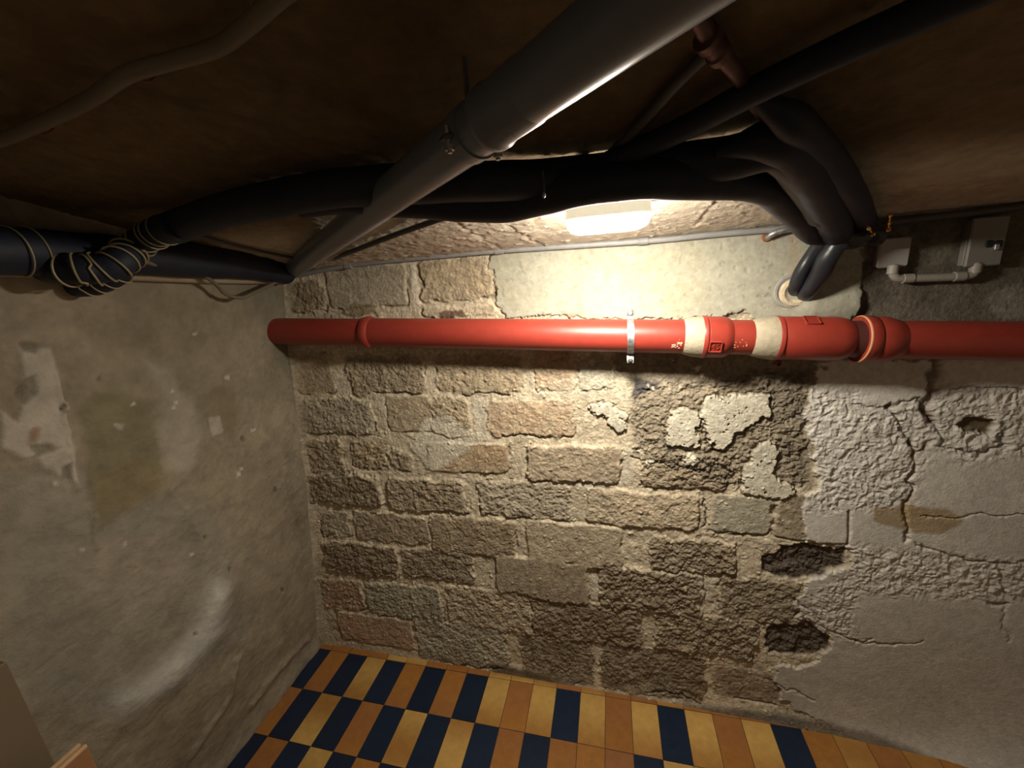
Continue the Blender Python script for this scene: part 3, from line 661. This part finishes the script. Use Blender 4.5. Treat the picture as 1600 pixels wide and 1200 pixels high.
# keep the near point on its ray but lower it to stay below the ceiling
GPIPE = empty('waste_pipe', (GE + GN) / 2, 'grey plastic waste pipe crossing diagonally under the ceiling on a clamp', 'pipe')
glen = np.linalg.norm(GN - GE)
def g_at(u):
    lo, hi = -.2, glen + .4
    f = lambda t: (lambda c: 800 + F_PX * c[0] / -c[2] if c[2] < -.02 else 9e9)(ROT.T @ (GE + gdir * t - EYE)) - u
    for _ in range(50):
        m = (lo + hi) / 2
        if f(m) < 0: lo = m
        else: hi = m
    return lo
tj = g_at(765)
obj('pipe_section', lathe(GE, gdir, [(-.05, GR_), (tj + .03, GR_)], 64), MT['greypipe'], GPIPE)
obj('socket', lathe(GE, gdir, [(tj, GR_), (tj, GR_ * 1.10), (tj + .003, GR_ * 1.15), (tj + .012, GR_ * 1.15), (tj + .016, GR_ * 1.06), (tj + .07, GR_ * 1.06), (tj + .075, GR_ * 1.02)], 64), MT['greypipe'], GPIPE)
obj('pipe_section', lathe(GE, gdir, [(tj + .02, GR_ * 1.02), (glen + .9, GR_ * 1.02)], 64), MT['greypipe'], GPIPE)
# clamp with threaded rod
tc_ = g_at(738); pc_ = GE + gdir * tc_
CL = empty('pipe_hanger', (pc_[0], pc_[1], ceil_z(pc_[1])), 'steel clamp on a threaded rod hanging the grey waste pipe from the ceiling', 'pipe hanger')
hv = np.array([0, 0, 1.0]) - gdir * gdir[2]; hv /= np.linalg.norm(hv); sv = np.cross(gdir, hv)
ringp = [pc_ + (hv * math.cos(a_) + sv * math.sin(a_)) * (GR_ + .0015) for a_ in np.linspace(0, 2 * math.pi, 49)]
Vs = []; Fs_ = []
for a_ in np.linspace(0, 2 * math.pi, 49)[:-1]:
    e = hv * math.cos(a_) + sv * math.sin(a_)
    for r_ in (GR_ + .0002, GR_ + .0022):
        for s in (-1, 1): Vs.append(pc_ + e * r_ + gdir * s * .010)
for i in range(48):
    b_ = i * 4; c_ = ((i + 1) % 48) * 4
    Fs_ += [(b_, b_ + 1, c_ + 1, c_), (b_ + 2, c_ + 2, c_ + 3, b_ + 3), (b_, c_, c_ + 2, b_ + 2), (b_ + 1, b_ + 3, c_ + 3, c_ + 1)]
obj('clamp_band', (Vs, Fs_), MT['greypipe'], CL)
s_cam = 1 if sv.dot(EYE - pc_) > 0 else -1
for s in (s_cam, -s_cam):
    e = sv * s * .97 - hv * .25; e = e / np.linalg.norm(e); q = pc_ + e * (GR_ + .006)
    obj('clamp_ear', rbox(q, .016, .005, .018, .002, gdir, hv, e), MT['darkpipe'], CL)
    obj('bolt', join([lathe(q + hv * .012, -hv, [(0, .003), (.03, .003)], 12), lathe(q - hv * .010, -hv, [(0, .0062), (.005, .0062), (.0055, .005)], 6)]), MT['zinc'], CL, angle=30)
top = pc_ + hv * (GR_ + .002)
zt = ceil_z(top[1]); L_ = zt - top[2] + .006
Pth = [(0, .0035)]
nn = int(max(L_, .01) / .0022)
for i in range(nn): Pth += [(L_ * (i + .3) / nn, .0042), (L_ * (i + .8) / nn, .0033)]
obj('threaded_rod', lathe(top - np.array([0, 0, .003]), (0, 0, 1), Pth, 14), MT['darkpipe'], CL)

# =================================================================== BLACK INSULATED PIPES
def path(pts): # (u, v, clearance below the ceiling)
    return [under(*p) for p in pts]
def sleeve(name, pts, r, label, m='black', cat='insulated pipe', group=None, wob=.03, seed=1, **kw):
    P = spline(np.array(pts), .012)
    if isinstance(r, list):      # sleeve that starts thin and swells to its full radius
        L = np.concatenate([[0], np.cumsum(np.linalg.norm(np.diff(P, axis=0), axis=1))]); r = r[0] * (.35 + .65 * sm(0, .09, L))
    tb = tube(P, r, 28, wob=wob, seed=seed, **kw)
    root = obj(name, tb, MT[m]); tag(root, label, cat, group); return root, P
G1 = 'black foam-insulated heating pipes under the ceiling'
upA = path([(262,360,.045),(330,335,.042),(400,318,.042),(490,300,.042),(570,291,.043),(660,287,.044),(750,284,.045),(850,281,.042),(960,269,.040),(1060,258,.040),(1140,247,.043),(1205,232,.044)])
upA += [under(1235,245,.05), under(1262,285,.05), under(1285,330,.055)]
oA, PA = sleeve('insulated_pipe', upA, .033, 'long black insulated pipe passing behind the grey pipe to the wire-bound bend', group=G1, seed=3)
upB = path([(600,310,.046),(650,312,.050),(700,316,.056),(760,320,.062),(800,318,.064),(850,305,.064),(900,292,.064),(960,283,.064),(1020,279,.064),(1090,280,.062),(1150,281,.055),(1200,293,.050),(1235,322,.050),(1255,345,.050),(1272,362,.045)])
upB = path([(470,312,.040),(540,305,.042)]) + upB
oB, PB = sleeve('insulated_pipe', upB, .029, 'sagging black insulated pipe just in front of the lit lamp', group=G1, seed=5, flat=1.15)
pC = path([(1120,238,.042),(1180,222,.043),(1222,222,.045),(1246,245,.05),(1270,285,.055),(1295,330,.055)]) + [at_y(1308,362,-.11), at_y(1308,385,-.085)]
oC, PC = sleeve('insulated_pipe', pC, [.034], 'thick black insulated pipe dropping steeply towards the wall hole', group=G1, seed=7)
pD = path([(1172,150,.022),(1200,166,.03),(1240,192,.042),(1290,245,.045),(1330,300,.045)]) + [at_y(1352,345,-.11), at_y(1358,375,-.08)]
oD, PD = sleeve('insulated_pipe', pD, [.024], 'slimmer black insulated pipe right of the thick steep one, ending by brass valves', group=G1, seed=9)
# sleeve joint ring and binding wires on the pipes
# two bare black hoses into the wall opening
def hose(name, pts, r, label): 
    P = spline(np.array(pts), .008); return tag(obj(name, tube(P, r, 24, wob=.04, seed=int(r * 1e4)), MT['hose']), label, 'hose', 'black hoses entering the wall opening')
hose('rubber_hose', [at_y(1290,350,-.10), at_y(1285,375,-.085), at_y(1268,400,-.06), at_y(1252,425,-.045), at_y(1243,448,-.022), at_y(1241,460,.03)], .0185, 'black rubber hose, left of the pair entering the round wall opening')
hose('rubber_hose', [at_y(1315,345,-.11), at_y(1310,375,-.10), at_y(1292,405,-.085), at_y(1280,430,-.06), at_y(1262,455,-.025), at_y(1256,463,.03)], .024, 'thicker black rubber hose, right of the pair entering the round wall opening')
hose('rubber_hose', [at_y(1372,368,-.07), at_y(1352,366,-.08), at_y(1330,372,-.09), at_y(1312,368,-.10), at_y(1300,350,-.11)], .028, 'short black sleeve bundle running from the pipes to the brass valves')
# sleeve opening
c_ = at_y(1241, 457, -.006)
OP = empty('wall_sleeve', c_, 'round wall opening with grey sleeve and cream filler around two hoses', 'wall sleeve')
obj('sleeve_rim', lathe(c_ + np.array([-.006, .03, .004]), (0, -1, 0), [(0, .050), (.034, .050), (.038, .047), (.038, .041), (.0, .041)], 40, (False, False)), MT['collar'], OP)
obj('filler', lathe(c_ + np.array([.0, .03, 0]), (0, -1, 0), [(0, .042), (.034, .042), (.042, .038), (.043, .030), (.034, .018), (.030, .0)], 40, (False, False)), MT['foam'], OP)
# brass valves
for (ua, va, ub, vb, lab) in ((1350,346,1363,365,'left brass pin fitting tilted beside the black bundle'), (1391,336,1388,358,'right upright brass pin fitting beside the black bundle')):
    a_ = at_y(ua, va, -.150); b_ = at_y(ub, vb, -.125); d_ = b_ - a_; L_ = np.linalg.norm(d_)
    VT = empty('brass_valve', a_, lab, 'valve', 'brass fittings by the black pipe bundle')
    obj('spindle', lathe(a_, d_, [(0, .0025), (L_, .0025)], 12), MT['brass'], VT)
    obj('cap', lathe(a_, d_, [(-.004, .003), (-.003, .005), (.003, .005), (.004, .003)], 12), MT['brass'], VT)
    obj('nut', lathe(a_, d_, [(L_ * .45, .0045), (L_ * .62, .0045)], 6), MT['brass'], VT, angle=30)
    obj('base', lathe(a_, d_, [(L_ * .92, .003), (L_ * .95, .006), (L_ * 1.08, .006), (L_ * 1.12, .003)], 16), MT['brass'], VT)

# left bundle: continuation of pipe A bound with wire, two branches into the left wall
G2 = 'black pipes at the top of the left wall'
pE = [under(275,352,.05), under(235,368,.055), under(212,385,.075)] + [at_left(185,410,.15), at_left(155,420,.13), at_left(125,422,.12), at_left(100,421,.09), at_left(70,418,.03)]
oE, PE = sleeve('insulated_pipe', pE, .030, 'black pipe bend wrapped in turns of pale wire by the left wall', group=G2, seed=11)
pF = [at_left(205,405,.13), at_left(180,430,.10), at_left(150,444,.06), at_left(125,447,.012), at_left(112,447,-.03)]
oF, PF = sleeve('insulated_pipe', pF, .024, 'short black pipe stub dipping into the left wall below the wire-bound bend', group=G2, seed=13)
pG = [at_left(446,424,.06), at_left(400,415,.06), at_left(330,410,.06), at_left(260,404,.06), at_left(180,398,.055), at_left(100,396,.055), at_left(0,392,.055), at_left(-200,385,.055)]
oG, PG = sleeve('insulated_pipe', pG, .046, 'thick black pipe lying along the top of the left wall', group=G2, seed=15)
def coil(P, i0, i1, turns, r, wire, label, name='binding_wire'):
    seg = P[int(i0 * (len(P) - 1)):int(i1 * (len(P) - 1)) + 1]; T, A, B = frames(seg); n = turns * 26
    out = []
    for k in range(n + 1):
        f_ = k / n * (len(seg) - 1); i = min(int(f_), len(seg) - 2); q = f_ - i
        c = seg[i] * (1 - q) + seg[i + 1] * q; a_ = 2 * math.pi * turns * k / n; rr = r * (1 + .05 * math.sin(k * .37))
        out.append(c + (A[i] * math.cos(a_) + B[i] * math.sin(a_)) * rr)
    return tag(obj(name, tube(np.array(out), wire, 8), MT['wire']), label, 'wire', 'pale wire windings on black pipes')
coil(PE, .50, .86, 8, .033, .0022, 'pale wire wound in close turns around the black pipe bend by the left wall')
coil(PE, .12, .5, 5, .032, .0014, 'thin wire wound loosely around the upper black pipe bend')
coil(PF, .25, .72, 4, .026, .0018, 'pale wire wound around the short black stub in the left wall')
coil(PG, .77, .84, 2, .049, .0016, 'two turns of wire around the thick black pipe, cut by the left picture edge')
# batten and cable on the left wall
pts = [at_left(448,438,.02), at_left(330,436,.02), at_left(205,430,.02), at_left(60,424,.02), at_left(-150,415,.02)]
tag(obj('wall_conduit', tube(spline(np.array(pts), .03), .014, 16), MT['timber']), 'beige rail fixed along the top of the left wall under the black pipe', 'rail')
pts = [at_left(203,403,.12), at_left(230,410,.10), at_left(252,416,.09), at_left(280,418,.08), at_left(314,428,.075), at_left(338,445,.065), at_left(352,459,.06), at_left(375,465,.07), at_left(395,458,.08), at_left(436,438,.06), at_left(446,428,.05)]
tag(obj('loose_cable', tube(spline(np.array(pts), .008), .0055, 12), MT['cable']), 'beige cable hanging in a loose loop below the left ceiling corner', 'cable')
pts = [under(-60,312,.012), under(0,334,.012), under(90,364,.012), under(165,390,.012), under(215,408,.02)]
tag(obj('ceiling_pipe_or_shade_tube', tube(spline(np.array(pts), .02), .008, 12), MT['darkpipe']), 'thin dark pipe running out of the left picture edge above the thick black pipe', 'pipe', 'thin pipes under the ceiling')
pts = [under(300,366,.010), under(350,379,.010), under(400,391,.010), under(462,404,.010)]
tag(obj('ceiling_pipe_or_shade_tube', tube(spline(np.array(pts), .02), .005, 12), MT['darkpipe']), 'thin brownish line of pipe near the left wall corner, left of the grey pipe', 'pipe', 'thin pipes under the ceiling')
# cable across the upper left
pts = [under(-80,240,.014), under(0,219,.014), under(70,190,.016), under(140,155,.022), under(195,118,.024), under(240,103,.018), under(310,84,.016), under(350,68,.016), under(400,28,.016), under(450,-15,.014), under(540,-70,.014)]
CB = tag(obj('ceiling_cable', tube(spline(np.array(pts), .012), .0085, 14), MT['cable']), 'pale brown cable winding across the upper left of the ceiling', 'cable')
for (u, v) in ((232,118), (72,200)):
    pts = [under(u - 22, v - 10, .004), under(u - 15, v + 4, .016), under(u, v + 10, .018), under(u + 10, v + 3, .010), under(u + 9, v - 4, 0)]
    tag(obj('cable_hook', tube(spline(np.array(pts), .004), .0018, 8), MT['rust']), 'small bent wire hook %s' % ('below the pale cable, nearer the picture centre' if u > 100 else 'below the pale cable, nearer the left picture edge'), 'hook', 'wire hooks beside the ceiling cable')
# thin pipes on the right part of the ceiling, and tubes added for its shadow lines
pts = [under(1052,-60,.014), under(1075,0,.014), under(1100,45,.015), under(1120,78,.018), under(1155,118,.02), under(1172,150,.02), under(1196,178,.02), under(1230,200,.02), under(1290,262,.02), under(1345,322,.02), under(1375,352,.02)]
CP = tag(obj('ceiling_pipe_or_shade_tube', tube(spline(np.array(pts), .012), .0095, 16), MT['copper']), 'brownish copper pipe bending down the ceiling right of the grey pipe', 'pipe', 'thin pipes under the ceiling')
p_ = under(1106, 62, .017); q_ = under(1124, 84, .018)
obj('elbow_joint', lathe(p_, q_ - p_, [(-.008, .010), (-.006, .014), (.006, .014), (.010, .011), (.022, .011), (.024, .0135), (.034, .0135), (.036, .010)], 20), MT['copper'], CP)
pts = [under(1118,72,.012), under(1060,128,.012), under(1000,195,.012), under(960,235,.014), under(925,262,.02), under(880,276,.03)]  # stands in for a thin shadow line on the ceiling
tag(obj('ceiling_pipe_or_shade_tube', tube(spline(np.array(pts), .02), .0075, 12), MT['darkpipe']), 'thin dark tube added for the shadow line from the copper joint down to the black pipes', 'pipe', 'thin pipes under the ceiling')
pts = [under(1640,-70,.03), under(1470,8,.03), under(1330,70,.03), under(1240,112,.03), under(1170,146,.032), under(1080,195,.03), under(1000,232,.03), under(930,262,.032)]  # tube put where a dark shadow band crosses the ceiling
tag(obj('ceiling_pipe_or_shade_tube', tube(spline(np.array(pts), .03), .017, 16), MT['black']), 'straight dark tube added for the shadow band running to the upper right across the ceiling', 'pipe', 'thin pipes under the ceiling')
pts = [under(600,390,.012), under(560,398,.012), under(690,342,.016)][:0] + [at_y(506,410,-.03), under(560,389,.012), under(620,366,.014), under(700,338,.02), under(760,318,.03)]
tag(obj('ceiling_pipe_or_shade_tube', tube(spline(np.array(pts), .02), .0075, 12), MT['hose']), 'thin black pipe slanting up from the wall corner, right of the grey pipe', 'pipe', 'thin pipes under the ceiling')
# wire tie hanging in front of the sagging pipe
p_ = under(848, 268, .06); q_ = under(850, 306, .108)
TW = tag(obj('wire_tie', tube(spline(np.array([p_, (p_ + q_) / 2 + np.array([.001, 0, 0]), q_]), .004), .0011, 8), MT['zinc']), 'thin wire tie hanging on the black pipes left of the lamp', 'wire tie')
obj('twist', lathe(q_, (0, 0, 1), [(-.003, .001), (-.001, .0026), (.004, .0026), (.006, .001)], 10), MT['zinc'], TW)

# =================================================================== CEILING LAMP
lc = np.array([-.002, -.43, 0]); lz = ceil_z(lc[1]) - .004
yaw = math.radians(2); ex = np.array([math.cos(yaw), math.sin(yaw), 0]); ey = np.array([-math.sin(yaw), math.cos(yaw), 0])
tl = math.radians(4)                        # hangs nearly level, packed away from the sloping ceiling
ez = np.array([0, 0, 1.0])
LAMP = empty('bulkhead_lamp', (lc[0], lc[1], lz), 'lit oval bulkhead lamp with cream housing fixed to the ceiling', 'ceiling lamp')
def oval(cz, hx, hy, rr, n=7):
    pts = []
    for cx, cy, a0 in ((hx - rr, hy - rr, 0), (-hx + rr, hy - rr, 90), (-hx + rr, -hy + rr, 180), (hx - rr, -hy + rr, 270)):
        for i in range(n + 1):
            a_ = math.radians(a0 + 90 * i / n); pts.append(np.array([lc[0], lc[1], cz]) + ex * (cx + rr * math.cos(a_)) + ey * (cy + rr * math.sin(a_)))
    return pts
def loft(rings, cap0=True, cap1=True):
    m = len(rings[0]); V = [p for r in rings for p in r]
    Fs = [(i * m + k, i * m + (k + 1) % m, (i + 1) * m + (k + 1) % m, (i + 1) * m + k) for i in range(len(rings) - 1) for k in range(m)]
    if cap0: Fs.append(tuple(range(m)))
    if cap1: Fs.append(tuple((len(rings) - 1) * m + k for k in range(m)))
    return V, Fs
HX, HY, DB_ = .088, .050, 1.824
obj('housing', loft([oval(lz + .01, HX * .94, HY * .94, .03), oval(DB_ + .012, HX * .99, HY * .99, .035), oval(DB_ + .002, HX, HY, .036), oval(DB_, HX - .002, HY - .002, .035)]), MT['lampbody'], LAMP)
obj('diffuser', loft([oval(DB_ - .0005, HX - .003, HY - .003, .035), oval(DB_ - .012, HX - .004, HY - .004, .034), oval(DB_ - .020, HX - .010, HY - .008, .032), oval(DB_ - .025, HX - .022, HY - .018, .026)], cap0=False), MT['diffuser'], LAMP)
for s, nm in ((-1, 'gland'), (1, 'end_bracket')):
    p_ = np.array([lc[0], lc[1], DB_ + .035]) + ex * s * (HX + .010)
    obj(nm, join([rbox(p_, .026, .03, .016, .004, ex, ey, ez), rbox(p_ + ez * .015 - ex * s * .002, .012, .02, .030, .003, ex, ey, ez)]), MT['darkpipe'] if s > 0 else MT['zinc'], LAMP)
p_ = np.array([lc[0], lc[1] - .02, DB_ + .03]) - ex * (HX + .018)
tag(obj('lamp_cable', tube(spline(np.array([p_ + ex * .01, p_ - ex * .008 + ez * .004, p_ - ex * .014 + ez * .02, p_ - ex * .02 + ez * .05 + ey * .01])), .004, 10), MT['conduit']), 'short pale cable entering the left end of the lamp', 'cable')

# =================================================================== CONDUIT ALONG THE TOP OF THE WALL
CY = -.030
cpts = [at_y(455,432,CY), at_y(560,413,CY), at_y(700,399,CY), at_y(780,392,CY), at_y(1005,377,CY), at_y(1120,366,CY), at_y(1255,355,CY)]
CD = tag(obj('wall_conduit', tube(spline(np.array(cpts), .03), .0085, 18), MT['conduit']), 'grey conduit along the top of the wall behind the lamp', 'conduit')
for u, v in ((780,392),(1005,377),(545,416)):
    p_ = at_y(u, v, CY); obj('coupler', lathe(p_, (1, 0, -.0), [(-.014, .0098), (-.013, .0108), (.013, .0108), (.014, .0098)], 20), MT['conduit'], CD)
tag(obj('wall_conduit', tube(spline(np.array([at_y(1390,347,CY), at_y(1450,340,CY), at_y(1530,331,CY), at_y(1600,322,CY), at_y(1720,310,CY)]), .03), .009, 16), MT['darkpipe']), 'dusky conduit along the wall top above the two junction boxes', 'conduit')
spts = [at_y(1200,371,-.022), at_y(1206,366,-.034), at_y(1222,360,-.040), at_y(1245,356,-.042), at_y(1268,350,-.05), at_y(1280,345,-.06)]
SP = tag(obj('short_pipe', tube(spline(np.array(spts), .006), .0085, 16), MT['zinc']), 'short metal pipe end angled over the cream wall beside the black pipes', 'pipe')
p_ = at_y(1199, 370, -.012); tag(obj('pipe_clip', lathe(p_ + np.array([0, .012, 0]), (0, -1, 0), [(0, .014), (.012, .014), (.016, .011), (.016, .007), (.010, .005)], 24), MT['rust']), 'rusty round clip fixed to the cream wall below the conduit', 'clip')

# =================================================================== JUNCTION BOXES
def wbox(name, u0, u1, v0, v1, y, th, r, body, cover, label):
    um, vm = (u0 + u1) / 2, (v0 + v1) / 2
    c = at_y(um, vm, y); wx_ = at_y(u1, vm, y)[0] - at_y(u0, vm, y)[0]; wz_ = at_y(um, v0, y)[2] - at_y(um, v1, y)[2]
    root = empty(name, (c[0], 0, c[2]), label, 'electrical box', 'electrical boxes on the wall top right')
    obj('back_box', rbox((c[0], y / 2 + .002, c[2]), wx_ * .96, abs(y) - .002, wz_ * .96, r), body, root)
    obj('cover', rbox((c[0], y - th / 2, c[2]), wx_, th, wz_, r, soft=.003), cover, root); return root, c, wx_, wz_
JB, jc, jw, jh = wbox('junction_box', 1370, 1419, 372, 418, -.018, .008, .008, MT['box'], MT['cover'], 'pale square junction box, left of the two boxes above the red pipe')
SB, sc_, sw, sh = wbox('switch_box', 1510, 1566, 340, 416, -.024, .010, .004, MT['box'], MT['box'], 'taller beige electrical box with dark sockets, right of the square one')
for k, du in enumerate((-6, 8)):
    p_ = at_y(1552 + du, 381, -.0345); obj('socket', join([rbox(p_, .016, .006, .018, .006), ]), MT['dark'], SB)
p_ = at_y(1556, 386, -.038); obj('latch', rbox(p_, .010, .010, .016, .003), MT['zinc'], SB)
upts = [at_y(1395,410,-.012), at_y(1395,424,-.026), at_y(1399,433,-.026), at_y(1412,435,-.026), at_y(1460,434,-.026), at_y(1500,432,-.026), at_y(1519,429,-.026), at_y(1524,420,-.026), at_y(1524,410,-.026)]
UC = tag(obj('conduit_loop', tube(spline(np.array(upts), .008), .0105, 18), MT['whitepipe']), 'off-white conduit bent in a U joining the two electrical boxes', 'conduit')
for u, v, d_ in ((1395,421,(0,0,1)), (1524,419,(0,0,1)), (1418,435,(1,0,-.02)), (1498,432,(1,0,-.02))):
    p_ = at_y(u, v, -.026); obj('elbow_collar', lathe(p_, d_, [(-.012, .0115), (-.011, .0125), (.011, .0125), (.012, .0115)], 18), MT['whitepipe'], UC)
# small light blotch of mortar on the right edge of the wall
# =================================================================== BOARDS LEANING AT LOWER LEFT
xp = -1.16
e_ = at_x(50, 1117, xp); ye = e_[1]
PN = rbox((xp - .012, ye - .35, .52), .024, .70, 1.04, .003)
# plate with thickness along x
PN = rbox((xp - .011, ye - .36, .53), .72, .022, 1.06, .003, (0, 1, 0), (1, 0, 0), (0, 0, 1))
tag(obj('plywood_sheet', PN, MT['panel']), 'large beige panel standing upright against the left wall', 'board')
for k, (u, v) in enumerate(((124,1162),(134,1163))):
    xb = -1.06 + .022 * k; p_ = at_x(u, v, xb)
    B_ = empty('wooden_board', (xb, p_[1] - .3, 0), ('thin board with pale top edge standing behind its twin, next to the beige panel', 'thin orange-brown board standing in front, its pale top edge showing')[k], 'board', 'twin boards standing at lower left')
    hz_ = p_[2]
    obj('board_face', rbox((xb, p_[1] - .3, hz_ / 2 - .002), .6, .007, hz_ - .004, .002, (0, 1, 0), (1, 0, 0), (0, 0, 1)), MT['boardface'], B_)
    o = obj('edge_strip', rbox((xb, p_[1] - .3, hz_ - .002), .6, .007, .005, .001, (0, 1, 0), (1, 0, 0), (0, 0, 1), soft=.0005), MT['boardedge'], B_); o['label'] = 'pale top edge'
